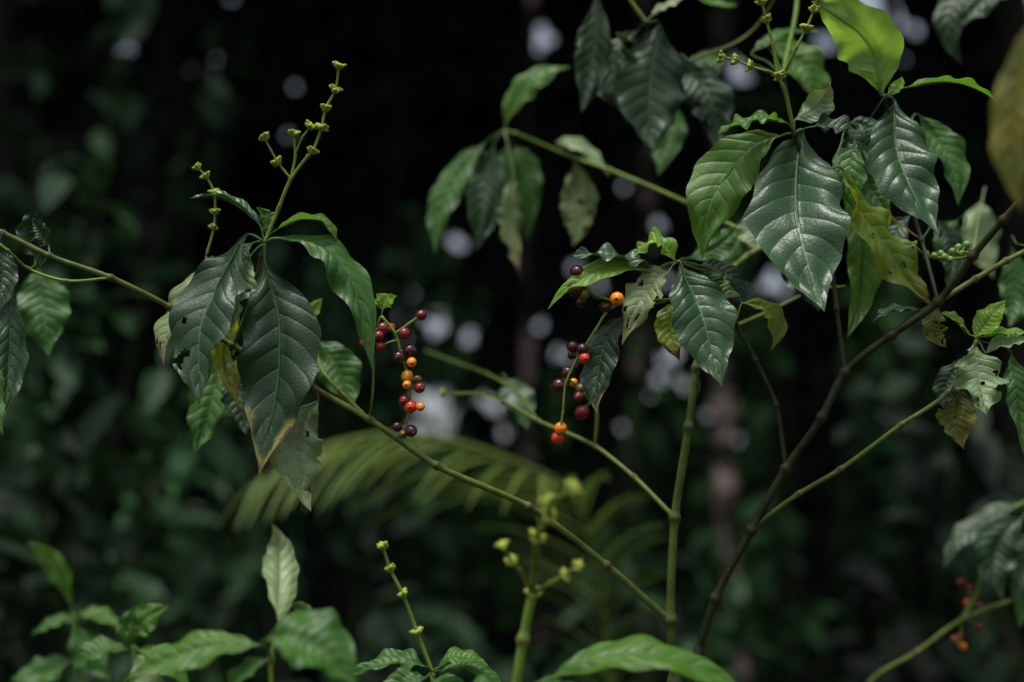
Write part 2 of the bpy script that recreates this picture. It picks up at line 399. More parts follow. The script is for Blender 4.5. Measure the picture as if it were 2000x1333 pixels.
GAPS=[(245,98,9),(1055,60,6),(1072,78,7),(1045,92,5),(840,620,10),(862,640,6),(915,660,7),(800,575,5),
(812,765,9),(832,785,13),(852,800,19),(872,818,14),(815,838,11),(885,785,9),(862,760,8),(835,850,9),(870,845,8),(965,795,11),(985,845,8),(940,780,6),(895,475,7),
(1300,700,10),(1318,690,8),(1285,740,6),(1322,735,7),(1308,665,5),(1270,770,4),
(1340,755,5),(1385,810,6),(1510,540,10),(1495,560,7),(1528,572,7),(1690,15,48),(1730,40,30),(1650,-10,34),(1710,-25,44),(1430,130,14),(1450,150,8),(1615,85,8),
(1280,440,7),(1265,480,5),(1220,840,4),(1120,520,3.5),(1750,110,6),(1790,60,6)]
for i in range(30):
    GAPS.append((random.uniform(740,1560),random.gauss(650,130),random.uniform(1.9,3.2)))
for i in range(7):
    GAPS.append((random.uniform(150,1300),random.uniform(0,300),random.uniform(1.4,2.0)))
GAPS=[g for g in GAPS if g[1]<960]
WR=13.
gapW=[((x,y),r*.95) for x,y,r in GAPS]
bigW=[g for g in gapW if g[1]>5.5]
def gapdist(p,lst=None):
    x,y,d=pix(p)
    if d<0 or x<-200 or x>2200: return 999
    return min(math.hypot(x-g[0][0],y-g[0][1])-g[1] for g in (lst or bigW))
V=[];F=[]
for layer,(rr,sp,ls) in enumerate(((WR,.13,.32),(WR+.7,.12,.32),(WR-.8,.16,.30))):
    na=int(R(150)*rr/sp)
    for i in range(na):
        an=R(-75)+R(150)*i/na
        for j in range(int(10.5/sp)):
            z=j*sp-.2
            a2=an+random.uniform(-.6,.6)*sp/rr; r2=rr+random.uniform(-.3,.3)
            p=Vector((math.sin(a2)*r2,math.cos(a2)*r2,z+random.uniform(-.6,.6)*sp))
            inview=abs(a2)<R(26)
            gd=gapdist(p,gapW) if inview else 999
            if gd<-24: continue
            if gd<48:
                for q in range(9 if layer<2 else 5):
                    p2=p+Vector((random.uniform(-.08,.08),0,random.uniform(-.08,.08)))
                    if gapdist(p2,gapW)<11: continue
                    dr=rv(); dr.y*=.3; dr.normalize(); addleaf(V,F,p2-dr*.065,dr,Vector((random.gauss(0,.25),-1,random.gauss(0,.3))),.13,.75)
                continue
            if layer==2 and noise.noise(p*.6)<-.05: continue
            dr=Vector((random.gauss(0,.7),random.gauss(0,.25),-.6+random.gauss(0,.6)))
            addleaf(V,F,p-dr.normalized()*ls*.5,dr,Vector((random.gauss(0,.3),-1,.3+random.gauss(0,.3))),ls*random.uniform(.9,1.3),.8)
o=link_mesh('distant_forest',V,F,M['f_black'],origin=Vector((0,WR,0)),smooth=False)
o['kind']='stuff'; o['label']='dark mass of distant forest leaves with small gaps of bright sky'; o['category']='forest'
V=[];F=[]
for i in range(5000):
    x=random.uniform(-6,6); y=random.uniform(.5,13); p=Vector((x,y,gz(x,y)-.02+random.uniform(0,.02)))
    dr=Vector((random.gauss(0,1),random.gauss(0,1),random.gauss(0,.15))); addleaf(V,F,p,dr,Vector((random.gauss(0,.3),random.gauss(0,.3),1)),random.uniform(.08,.17),.5)
o=link_mesh('leaf_litter',V,F,M['litter'],origin=Vector((0,5,0)),smooth=False); o['kind']='stuff'; o['label']='brown fallen leaves strewn over the forest floor'; o['category']='leaf litter'
def tree(px,d,r,label,mat='bark',lean=0,cr=3.2,n=1500,h=7.2):
    b=gpt(px,d,900); b.z=gz(b.x,b.y)-.05
    t=thing('tree',label,'tree',b,'tree trunks in the forest behind the shrub')
    top=b+Vector((lean,random.uniform(-.2,.2),h+1))
    pts=[b,b.lerp(top,.2)+Vector((random.uniform(-.1,.1),0,0)),b.lerp(top,.45)+Vector((random.uniform(-.15,.15),0,0)),b.lerp(top,.7)+Vector((random.uniform(-.15,.15),0,0)),top]
    V,F,A=[],[],[]; tube(V,F,A,pts,[r*1.35,r,r*.9,r*.75,r*.4],sides=14,step=.12,nodes=False,rough=.25)
    for k in range(6):
        s=b.lerp(top,random.uniform(.72,.95)); an=random.random()*6.28
        e=s+Vector((math.cos(an)*cr*.7,math.sin(an)*cr*.7,random.uniform(.4,1.4)))
        tube(V,F,A,[s,s.lerp(e,.5)+Vector((0,0,.15)),e],[r*.35,r*.22,r*.06],sides=7,step=.15,nodes=False)
    link_mesh('trunk',V,F,M[mat],t,attr=A)
    V=[];F=[]; cl=[Vector((random.uniform(-1,1),random.uniform(-1,1),random.uniform(-.4,.6))) for _ in range(26)]
    for i in range(n):
        c=random.choice(cl); q=c+Vector((random.gauss(0,.2),random.gauss(0,.2),random.gauss(0,.16)))
        if Vector((q.x,q.y)).length>1.25: q=q*.8
        p=Vector((b.x+lean+q.x*cr,b.y+q.y*cr,h+1.0+q.z*1.3))
        if p.y<3.6: continue
        if gapdist(p)<60: continue
        dr=rv(); dr.z-=.5; addleaf(V,F,p,dr,Vector((random.gauss(0,.4),random.gauss(0,.4),1)),random.uniform(.28,.5),.6)
    link_mesh('crown',V,F,M['f_dark'],t,smooth=False,origin=Vector((b.x,b.y,h)))
    return t
tree(1437,6.2,.05,'pale lichen marked slender trunk behind the lower right stems','barkpale',.15)
tree(1272,8.5,.05,'thin greyish trunk behind the hanging leaves right of the berries','barkpale',-.2)
tree(1062,9.0,.045,'faint thin trunk behind the right berry cluster','barkpale',.1)
tree(1990,6.6,.10,'dark thick trunk standing at the right edge','bark',.3)
tree(40,7.0,.08,'dark blurred trunk at the left edge behind the green bush','bark',-.4)
tree(690,9.5,.05,'dark trunk in the gloom behind the tall flower spike','bark',.3)
tree(1720,9.5,.06,'dark distant trunk behind the forked right stem','bark',.2)
tree(360,10.0,.05,'dark distant trunk far back behind the left branch','bark',-.3)
tree(1185,11.0,.05,'dark farthest trunk near the centre of the forest','bark',-.1,n=1800)
def bush(px,d,h,rad,n,L,mat,label,group='shrubs growing behind in the undergrowth',wd=.45,kind='bush',zlow=.15):
    b=gpt(px,d,700); b.z=gz(b.x,b.y)-.03
    t=thing(kind,label,'bush' if kind=='bush' else 'plant',b,group)
    V,F,A=[],[],[];V2=[];F2=[]; tips=[]
    ns=max(5,int(n/35))
    for k in range(ns):
        an=random.random()*6.28; rr=rad*math.sqrt(random.random()); hh=h*random.uniform(zlow+.2,1)*(1-.25*(rr/rad)**2)
        e=b+Vector((math.cos(an)*rr,math.sin(an)*rr,hh)); mm=b.lerp(e,.5)+Vector((0,0,h*.1))
        tube(V,F,A,[b+Vector((random.uniform(-.04,.04),random.uniform(-.04,.04),0)),mm,e],[.012,.008,.003],sides=5,step=.08,nodes=False)
        tips.append((b,mm,e))
    for i in range(n):
        a_,m_,e_=random.choice(tips); tt=1-abs(random.gauss(0,.28)); tt=max(.3,tt)
        q=a_*(1-tt)**2+m_*2*tt*(1-tt)+e_*tt*tt
        q=q+rv()*L*.5
        out_=Vector((q.x-b.x,q.y-b.y,0)); 
        dr=rv()*.8+out_.normalized()*.6+Vector((0,0,-.25)); 
        if gapdist(q)<25: continue
        addleaf(V2,F2,q,dr,Vector((random.gauss(0,.4),random.gauss(0,.4)-.2,1)),L*random.uniform(.6,1.2),wd)
    link_mesh('stem',V,F,M['stemdark'],t,attr=A,origin=b)
    link_mesh('foliage',V2,F2,M[mat],t,origin=b+Vector((0,0,h/2)),smooth=False)
    return t
bush(140,3.7,2.3,.5,420,.15,'f_mid','tall mid green bush blurred behind the far left branch')
bush(-120,3.0,2.7,.55,300,.16,'f_dark','dark tall bush cut off by the left edge')
bush(330,4.8,2.0,.7,380,.16,'f_mid','dim green bush behind the left hanging leaves')
bush(290,2.5,.95,.42,150,.19,'f_mid','low broad leaved bush at lower left',wd=.6)
bush(90,2.3,1.0,.38,140,.19,'f_mid','low leafy bush in the bottom left corner behind the seedling',wd=.6)
bush(500,3.2,.95,.45,180,.19,'f_dark','dark broad leaved bush below the palm frond',wd=.6)
bush(620,5.5,1.4,.8,300,.18,'f_dark','dim low bush behind the palm frond')
bush(1180,5.0,1.35,.6,330,.15,'f_mid','hazy green bush seen between the berries and the upright stem')
bush(1330,6.6,1.6,.7,300,.16,'f_mid','hazy green bush behind the upright stem')
bush(1600,6.0,1.3,.8,300,.18,'f_dark','dim bush behind the forked stem')
bush(1850,4.6,1.3,.6,300,.17,'f_black','almost black bush at lower right')
bush(2120,4.0,2.3,.6,350,.17,'f_dark','dark tall bush cut off by the right edge')
bush(930,8.5,3.6,.5,260,.2,'f_lush','slim tall lush green sapling in the gloom above centre')
bush(1560,7.5,4.3,1.,420,.2,'f_lush','tall green sapling behind the top right leaves')
bush(820,7.5,1.5,.8,300,.18,'f_black','nearly black bush below the sky glints')
bush(1010,3.0,.55,.4,120,.16,'f_dark','short dark bush low behind the blurred flower spike')
bush(1780,9.0,2.5,1.,350,.2,'f_mid','far dim bush behind the right branches')
bush(1100,8.0,3.0,.6,240,.2,'f_lush','far loose green sapling behind the damaged hanging leaves')
bush(430,6.5,3.4,.8,340,.2,'f_mid','tall loose sapling in the gloom behind the left flower spikes')
bush(760,6.5,3.1,.6,240,.2,'f_mid','thin dim sapling between the flower spike and the drooping leaf cluster')
bush(120,6.0,4.2,.8,320,.2,'f_mid','tallest dim sapling in the upper left of the forest')
# ---------------- palm
def frond(t,pts,wid,mat='f_palm',L=.24,n=34,s0f=.22,dr0=-.35):
    pw=[toW(p) for p in pts]; V,F,A=[],[],[]
    tube(V,F,A,pw,[.006]*(len(pw)-1)+[.002],sides=6,step=.03,nodes=False)
    cs=catmull(pw,[1]*len(pw),.01); m=len(cs); st=int(m*s0f)
    for k in range(n):
        i=st+int((m-1-st)*k/(n-1)); q=cs[i][0]; T=(cs[min(i+2,m-1)][0]-cs[max(i-2,0)][0]).normalized()
        taper=math.sin(math.pi*(.10+.80*k/(n-1)))**.7
        for sg in (-1,1):
            sd=T.cross(Vector((0,0,1))).normalized()*sg
            dr=(T*.85+sd*wid+Vector((0,0,dr0))+rv()*.07).normalized(); l=L*taper*random.uniform(.9,1.1)
            e=q; up=Vector((0,0,1)); w=.0088; s0=len(V)
            for a in range(5):
                ww=w*(1-.22*a)*(.5 if a==0 else 1); sn=dr.cross(up).normalized()
                V+= [e-sn*ww,e+Vector((0,0,-.003)),e+sn*ww]; A+=[0]*3
                e=e+dr*l/4.; dr=(dr+Vector((0,0,-.18))).normalized()
            for a in range(4):
                for b_ in range(2): F.append((s0+a*3+b_,s0+a*3+b_+1,s0+a*3+b_+4,s0+a*3+b_+3))
    return link_mesh('frond',V,F,M[mat],t,attr=A)
pb=gpt(1200,2.75,1000)
t=thing('palm','low yellow green palm whose arching frond hangs behind the long diagonal branch','palm',pb)
V,F,A=[],[],[]; tube(V,F,A,[pb,pb+Vector((0,0,.25)),pb+Vector((.01,0,.5))],[.05,.04,.025],sides=10,step=.04,nodes=False,rough=.2); link_mesh('trunk',V,F,M['bark'],t,attr=A)
ct=pb+Vector((.01,0,.5))
frond(t,[ct,P(1120,975,2.65),P(1010,905,2.55),P(880,862,2.5),P(750,850,2.45),P(630,875,2.4),P(520,925,2.35)],.62,L=.29,n=30,s0f=.30,dr0=-.30)
frond(t,[ct,ct+Vector((.3,.1,.05)),ct+Vector((.7,.2,-.1)),ct+Vector((1.,.3,-.3))],.6,'f_dark')
frond(t,[ct,ct+Vector((-.1,.4,.05)),ct+Vector((-.2,.8,-.1)),ct+Vector((-.3,1.1,-.25))],.6,'f_dark')
frond(t,[ct,ct+Vector((-.3,-.05,-.1)),ct+Vector((-.6,.0,-.25)),ct+Vector((-.8,.1,-.45))],.6,'f_dark')
# ================================================================ MAIN SHRUB
g0=gpt(1335,1.34); 
S=thing('berry_shrub','large glossy leaved shrub with forked stems and two long strings of red and maroon berries','shrub',g0)
def sb(*a,**k): return branch(S,*a,**k)
def sl(*a,**k): return leaf(S,*a,**k)
jn=P(1322,1480,1.34)
sb([g0,P(1340,2600,1.34),P(1330,1900,1.34),jn,(1317,1333,1.34),(1310,1212,1.33),(1318,1012,1.33),(1345,835,1.32),(1360,720,1.32),(1378,620,1.33),(1410,550,1.36),(1460,500,1.42),(1500,478,1.45)],(24,10),name='stem')
sb([jn,(1365,1272,1.30),(1398,1168,1.29),(1468,1035,1.28),(1535,915,1.27),(1605,815,1.26),(1650,728,1.26),(1740,655,1.25),(1832,590,1.24),(1900,500,1.22),(1960,430,1.2),(2040,340,1.18)],(16,14),'stemdark',name='stem')
sb([(1470,1030,1.28),(1560,965,1.27),(1640,918,1.26),(1760,830,1.25),(1850,768,1.25),(1885,710,1.25),(1908,665,1.25)],(10,8),'stem')
sb([(1535,915,1.27),(1515,790,1.27),(1475,703,1.27),(1437,632,1.27),(1415,585,1.27),(1335,586,1.26)],(10,7),'stemdark')
sb([(1650,728,1.26),(1634,603,1.27),(1625,530,1.28),(1595,400,1.28),(1552,262,1.26),(1530,150,1.26)],(10,9),'stemdark')
sb([(1832,590,1.24),(1905,545,1.25),(1965,510,1.25),(2060,462,1.26)],(11,10),'stem')
sb([(1832,590,1.24),(1800,470,1.3),(1755,330,1.3),(1728,190,1.25)],(8,8),'stemdark')
sb([(1305,1210,1.33),(1185,1105,1.31),(1032,990,1.28),(853,910,1.255),(722,820,1.25),(610,757,1.26),(455,675,1.285),(333,601,1.27),(217,543,1.24),(97,500,1.23),(5,455,1.22),(-90,420,1.22)],(14,9),'stem')
sb([(217,543,1.24),(130,549,1.22),(55,525,1.22),(15,490,1.2),(-50,440,1.2)],(6,6),'stemgreen')
sb([(722,820,1.25),(665,765,1.28),(625,715,1.35),(612,660,1.4)],(8,6),'stem')
sb([(455,675,1.285),(490,590,1.28),(512,500,1.265),(517,475,1.25)],(9,9),'stem')
sb([(455,675,1.285),(420,600,1.29),(405,520,1.28),(403,500,1.28)],(6,5),'stem')
sb([(1318,1012,1.33),(1238,932,1.36),(1162,872,1.40),(1050,822,1.46),(985,785,1.5),(940,770,1.54),(880,770,1.58)],(10,6),'stem')
sb([(1162,872,1.40),(1165,800,1.39)],(6,5),'stem')
sb([(1050,822,1.46),(1010,765,1.6),(950,730,1.7),(890,708,1.8),(830,685,1.85)],(6,5),'stem')
sb([(1500,478,1.45),(1345,398,1.55),(1190,332,1.65),(1100,300,1.7),(1010,262,1.7),(985,255,1.7)],(8,6),'stemgreen')
sb([(1430,640,1.4),(1500,610,1.42),(1580,572,1.42),(1650,560,1.35)],(8,6),'stem')
sb([(722,820,1.25),(728,770,1.24),(730,720,1.24),(735,640,1.24),(745,618,1.24)],(5,5),'stem',nodes=False)
sb([(1530,150,1.45),(1545,-60,1.5),(1400,-160,1.5),(1270,-110,1.5),(1225,-20,1.5),(1262,45,1.5)],(9,8),'stemgreen')
sb([(1270,-110,1.5),(1200,-70,1.5),(1168,-30,1.5)],(6,6),'stemgreen')
# ---- left shoot leaves
n=(517,475)
sl(n,(485,458),(402,615),(390,800),72,(-.25,1,.45),'dark',wave=.14,rag=.1,d=1.25,lean=.35)
sl(n,(517,508),(545,690),(508,930),78,(.1,1,.35),'darktip',wave=.08,d=1.25,lean=.2)
sl(n,(542,466),(668,520),(728,725),42,(.6,.75,.6),'mid',twist=25,wave=.17)
sl(n,(535,452),(612,425),(658,472),30,(.1,.30,1),'fresh',fold=.3)
sl(n,(508,440),(445,388),(372,388),26,(-.1,.25,1),'sheen',fold=.3)
sl((403,520,1.28),(392,525),(335,620),(320,716),38,(-.9,.7,.2),'damaged',d=1.29,rag=.1)
sl(n,(490,500),(470,560),(452,640),34,(-.5,1,.5),'pale',d=1.26,rag=.4)
sl((470,600,1.28),(468,605),(440,690),(470,800),36,(.8,.8,.2),'yellow',d=1.30,rag=.25)
sl((440,640,1.4),(440,660),(415,780),(378,885),42,(0,1,.3),'mid',d=1.42)
sl((455,675,1.3),(455,700),(470,780),(480,850),38,(.2,1,.3),'dark',d=1.36,rag=.3)
sl(n,(512,450),(520,425),(500,405),13,(0,.9,.5),'mid',quilt=.5)
sl(n,(520,460),(525,430),(540,415),12,(0,.9,.5),'fresh',quilt=.5)
sl(n,(495,475),(470,520),(505,600),30,(-.5,1,.3),'mid',d=1.27,rag=.3)
sl((612,757,1.26),(622,782),(578,880),(608,998),52,(.5,1,.3),'pale',d=1.28,wave=.2,rag=.15,twist=20)
sl((612,660,1.4),(620,665),(660,720),(690,800),42,(0,1,.3),'mid',d=1.42)
sl((612,660,1.4),(604,632),(612,605),(630,583),13,(0,1,.2),'bright',d=1.38)
sl((745,618),(748,606),(752,590),(775,578),20,(0,.8,.6),'bright',quilt=.5)
sl((745,618),(750,600),(745,585),(735,574),13,(0,.8,.6),'bright',quilt=.5)
sl((97,500),(80,520),(62,460),(66,408),32,(.6,.8,.1),'dark',fold=.5,wave=.3)
sl((97,500,1.23),(95,480),(78,455),(60,425),25,(-.4,.9,.1),'sheen',fold=.5,wave=.2)
sl((60,525,1.3),(75,520),(85,600),(95,698),48,(.2,1,.3),'mid',d=1.46)
sl((5,455),(0,470),(5,540),(-5,620),28,(.5,1,.2),'dark',d=1.2)
sl((15,490),(10,560),(20,690),(5,810),34,(.8,.8,.1),'sheen',d=1.2,lean=.3)
sl((-50,440),(-30,640),(-20,750),(8,850),26,(.8,.8,.1),'mid',d=1.15)
# ---- blurred upper branch cluster
n=(985,255,1.7)
sl(n,(988,248),(1032,165),(1115,130),30,(.2,.6,.9),'fresh',d=1.7)
sl(n,(950,278),(878,370),(850,498),32,(-.6,1,.2),'mid',d=1.72)
sl(n,(965,280),(948,380),(930,492),38,(.1,1,.2),'dark',d=1.7,lean=.1)
sl(n,(998,280),(985,350),(985,450),32,(.1,1,.2),'mid',d=1.72,lean=.1)
sl(n,(1005,285),(1028,350),(1030,470),32,(.1,1,.2),'mid',d=1.74,lean=.1)
sl(n,(1003,340),(995,430),(1018,548),25,(.5,1,.2),'damaged',d=1.69,rag=.4,lean=.1)
sl((1100,300,1.7),(1122,315),(1130,400),(1120,482),38,(.2,1,.2),'damaged',d=1.7,rag=.25,lean=.1)
sl((1100,300,1.7),(1085,278),(1140,290),(1190,345),26,(.2,.6,.9),'pale',d=1.7,rag=.1)
# ---- top centre hanging leaves
sl((1168,-30,1.5),(1165,-20),(1158,110),(1135,222),36,(.3,1,.2),'dark',d=1.52,lean=.1)
n=(1262,45,1.5)
sl(n,(1288,45),(1270,170),(1278,300),72,(.2,1,.35),'dark',d=1.52,lean=.2)
sl(n,(1245,60),(1200,130),(1228,245),38,(-.8,.8,.2),'crinkle',d=1.52,wave=.45,lean=.1)
sl((1345,120,1.5),(1330,110),(1385,190),(1400,300),46,(.1,1,.3),'darktip',d=1.56,rag=.2,lean=.1)
sl(n,(1310,190),(1305,260),(1285,345),32,(.2,1,.2),'mid',d=1.7)
sl(n,(1275,30),(1300,10),(1350,-10),22,(.2,.5,1),'pale',d=1.5)
sl((1400,-160,1.5),(1340,-20),(1390,5),(1440,10),26,(0,.6,1),'fresh',d=1.6)
sb([(1545,-60,1.5),(1470,60,1.55),(1345,120,1.5)],(6,5),'stem',nodes=False)
# ---- right shoot
n=(1552,262,1.26)
sl(n,(1568,255),(1560,420),(1612,610),94,(0,1,.8),'sheen',wave=.07,fold=.10,d=1.27,quilt=1.2)
sl(n,(1522,268),(1415,345),(1372,508),62,(-.5,1,.3),'fresh',fold=.12,d=1.27,wave=.09,quilt=.7,lean=.1)
sl(n,(1535,240),(1468,232),(1403,262),30,(-.1,.35,1),'fresh',wave=.3)
sl(n,(1552,235),(1600,205),(1622,160),30,(.7,.6,.6),'pale',d=1.26)
sl(n,(1590,248),(1650,255),(1692,322),36,(.2,.7,.8),'darktip',wave=.3,rag=.1)
sl((1625,330,1.28),(1645,330),(1720,470),(1822,600),52,(.6,.8,.35),'yellow',d=1.3,wave=.25,rag=.12,twist=25,lean=.1)
sl((1625,330,1.3),(1640,350),(1690,500),(1650,660),40,(.3,1,.2),'fresh',d=1.36)
sl((1500,478,1.45),(1455,420),(1470,450),(1478,496),34,(0,1,.5),'pale',d=1.45)
sl((1500,478,1.45),(1480,440),(1430,480),(1392,520),34,(0,1,.3),'mid',d=1.5)
sl((1530,150,1.4),(1500,80),(1570,130),(1600,215),48,(.3,1,.4),'fresh',d=1.55)
sl((1530,150,1.4),(1470,100),(1530,65),(1600,60),32,(0,.5,.9),'mid',d=1.5)
sl((1530,150,1.4),(1420,110),(1380,130),(1340,200),32,(0,.8,.6),'mid',d=1.6)
sl((1500,478,1.45),(1520,470),(1560,520),(1600,610),44,(0,1,.4),'dark',d=1.4)
sl((1500,478,1.45),(1560,380),(1490,430),(1450,520),34,(0,1,.4),'mid',d=1.46)
sl((1625,330,1.3),(1660,300),(1690,330),(1700,400),34,(.3,.9,.4),'bright',d=1.36,rag=.1)
sl((1625,330,1.3),(1660,240),(1700,260),(1700,330),34,(.2,.9,.4),'dark',d=1.34)
sl((1728,190,1.3),(1690,250),(1660,330),(1680,420),34,(-.3,.9,.4),'mid',d=1.33)
sl((1800,470,1.3),(1780,420),(1740,480),(1760,560),34,(-.3,.9,.4),'dark',d=1.38)
sl((1800,470,1.3),(1830,430),(1860,490),(1850,570),30,(.3,.9,.4),'dark',d=1.4)
# ---- upper right shoot
n=(1728,190,1.25)
sl(n,(1722,188),(1688,75),(1585,2),64,(.45,-.8,.5),'bright',fold=.1,quilt=.7,label='bright yellow green backlit leaf pointing up')
sl(n,(1745,195),(1762,320),(1832,456),66,(.1,1,.9),'sheen',wave=.12,d=1.27,quilt=1.9)
sl(n,(1768,172),(1862,158),(1952,198),26,(.1,.28,1),'fresh',fold=.3)
sl((1755,330,1.3),(1795,225),(1850,300),(1872,402),40,(.3,1,.3),'mid',d=1.4)
sl(n,(1732,185),(1752,170),(1762,150),14,(0,.8,.6),'bright',quilt=.4)
sl(n,(1722,180),(1715,165),(1722,150),10,(0,.8,.6),'bright',quilt=.4)
sl((1755,330,1.3),(1690,300),(1700,360),(1740,420),40,(0,1,.3),'mid',d=1.34)
sl((1800,470,1.3),(1700,400),(1690,500),(1720,560),30,(0,1,.3),'rust',d=1.4)
sl((1900,500,1.3),(1918,392),(1915,460),(1940,545),36,(0,1,.4),'pale',d=1.7,lean=.2)
sl((2000,480,1.3),(1975,480),(1985,570),(1970,640),34,(0,1,.3),'mid',d=1.5)
sl((1900,500,1.3),(1870,430),(1850,470),(1860,540),28,(0,1,.3),'mid',d=1.5)
sl((1832,590,1.24),(1835,600),(1825,640),(1850,680),26,(0,1,.3),'rust',d=1.27,rag=.5)
sl((1832,590,1.24),(1800,606),(1745,603),(1705,632),18,(0,.35,1),'dark')
# ---- centre shoot
n=(1322,512,1.26)
sb([(1410,550,1.36),(1370,530,1.3),(1322,512,1.26)],(7,7),'stem',nodes=False)
sl(n,(1330,515),(1372,620),(1410,758),62,(.15,1,.65),'sheen',d=1.26,fold=.12,lean=.45)
sl(n,(1275,532),(1165,528),(1070,604),32,(-.2,.55,.9),'bright',fold=.25)
sl(n,(1280,525),(1200,500),(1113,500),30,(0,.3,1),'sheen',wave=.3)
sl(n,(1318,512),(1285,472),(1238,502),28,(-.3,.6,.8),'bright',wave=.25)
sl(n,(1303,535),(1262,570),(1215,675),38,(-.4,.9,.5),'damaged',rag=.3,d=1.25)
sl((1300,590,1.25),(1222,615),(1172,700),(1166,808),38,(-.5,.9,.3),'darktip',d=1.26,wave=.12)
sl((1320,590,1.28),(1318,590),(1308,640),(1328,705),30,(-.2,1,.2),'yellow',d=1.3)
sl(n,(1362,520),(1425,535),(1455,600),26,(.3,.6,.8),'dark',d=1.28)
sl((1437,632),(1450,592),(1512,615),(1505,688),28,(.6,.8,.4),'yellow',d=1.26)
sl(n,(1370,522),(1400,560),(1450,580),30,(.1,.8,.7),'mid',d=1.3)
sl(n,(1345,505),(1400,480),(1440,440),26,(.1,.9,.4),'mid',d=1.45)
# ---- lower right shoot
n=(1908,665,1.25)
sl(n,(1903,670),(1915,740),(1925,812),50,(0,1,.7),'pale',rag=.25,wave=.2)
sl(n,(1903,660),(1930,625),(1965,585),26,(-.3,.9,.5),'bright')
sl(n,(1895,655),(1870,625),(1838,610),18,(0,.3,1),'bright')
sl(n,(1920,658),(1965,648),(2015,655),20,(0,.3,1),'bright')
sl(n,(1925,690),(1970,665),(2015,665),24,(0,.5,1),'pale')
sl((1885,710,1.25),(1880,755),(1868,810),(1882,878),38,(0,1,.3),'rust',d=1.3,rag=.1)
sl(n,(1975,690),(1990,780),(1998,890),32,(.3,1,.2),'mid',d=1.3)
sl((1885,710,1.25),(1880,700),(1850,750),(1845,800),26,(-.3,1,.2),'dark',d=1.3)
sl((1050,822,1.46),(985,740),(1010,780),(1030,840),34,(0,1,.4),'sheen',d=1.7)
# ---- flower spikes
flowers(S,[(517,475),(545,405),(568,350),(602,305),(610,296),(628,250),(636,213),(655,177),(662,130)],[4,5,6,7,8],w=8)
flowers(S,[(568,350),(577,305),(575,262),(578,255)],[2],w=6)
flowers(S,[(577,300),(590,270),(607,248)],[2],w=5)
flowers(S,[(568,350),(543,318),(528,292),(517,270)],[1,3],w=5)
flowers(S,[(403,500,1.28),(418,445,1.28),(420,415,1.28),(418,376,1.28),(402,345,1.28),(386,328,1.28)],[1,2,3,4,5],w=6,size=.85)
flowers(S,[(1552,262,1.26),(1530,170),(1520,148),(1510,90),(1497,40),(1488,5),(1480,-25)],[2,4,5,6],w=8)
flowers(S,[(1528,150,1.26),(1555,95),(1575,55),(1590,20),(1597,-8)],[2,3,4],w=6)
flowers(S,[(1525,150,1.26),(1500,140),(1465,130),(1437,118),(1410,112)],[0,2,3,4],w=6)
flowers(S,[(1900,500,1.24),(1850,505,1.3),(1810,500,1.3),(1785,480,1.3)],[2,3],w=6,size=.8)
# ---- berries
cluster(S,[[(745,618,1.24),(772,652,1.24),(786,700,1.24),(800,745,1.24),(800,790,1.24),(790,850,1.24)],[(772,652,1.24),(800,632,1.24),(822,616,1.24)]],
[(823,616,11,'maroon'),(790,652,12,'maroon'),(748,642,12,'maroon'),(740,656,10,'maroon'),(712,668,10,'red'),(742,678,11,'maroon'),(800,685,13,'dark'),(779,698,12,'dark'),(764,640,9,'red',.02),(804,708,10,'orange'),(795,735,12,'yellow'),(795,752,9,'orange'),(815,742,9,'olive',.015),(819,758,11,'maroon'),(790,783,11,'maroon'),(802,795,13,'red'),(821,795,9,'orange'),(776,834,10,'dark'),(803,842,12,'dark'),(787,849,9,'olive')],d=1.235)
cluster(S,[[(1335,585,1.26),(1220,592),(1190,605),(1160,650),(1130,697),(1105,750),(1099,810),(1092,850)],[(1220,592),(1170,580),(1145,562),(1135,532)]],
[(1127,531,13,'dark'),(1123,566,15,'dark'),(1141,576,11,'olive'),(1135,592,10,'dark',.02),(1205,584,14,'orange',-.012),(1184,601,12,'dark'),(1119,678,12,'dark'),(1137,682,12,'dark'),(1141,700,11,'red'),(1117,694,9,'dark',.015),(1109,729,14,'dark'),(1092,754,15,'dark'),(1120,748,9,'yellow',.05),(1095,837,13,'orange'),(1089,856,13,'red'),(1106,746,9,'olive',.02)])
cluster(S,[[(1162,872,1.40),(1165,800,1.39),(1145,770,1.4),(1140,735,1.4)]],[(1145,741,12,'yellow'),(1150,770,11,'maroon'),(1135,760,11,'olive'),(1137,806,14,'maroon'),(1130,775,9,'maroon')],d=1.4)
cluster(S,[[(1900,500,1.24),(1870,495,1.3),(1850,500,1.3),(1830,505,1.3)]],[(1888,478,8,'green'),(1872,484,8,'green'),(1860,492,8,'green'),(1880,497,8,'green'),(1845,503,8,'green'),(1856,507,7,'green'),(1825,500,7,'green'),(1838,496,7,'green')],d=1.3)
flowers(S,[(880,770,1.58),(872,769,1.58),(866,768,1.58)],[2],w=5,d=1.58,size=.9)
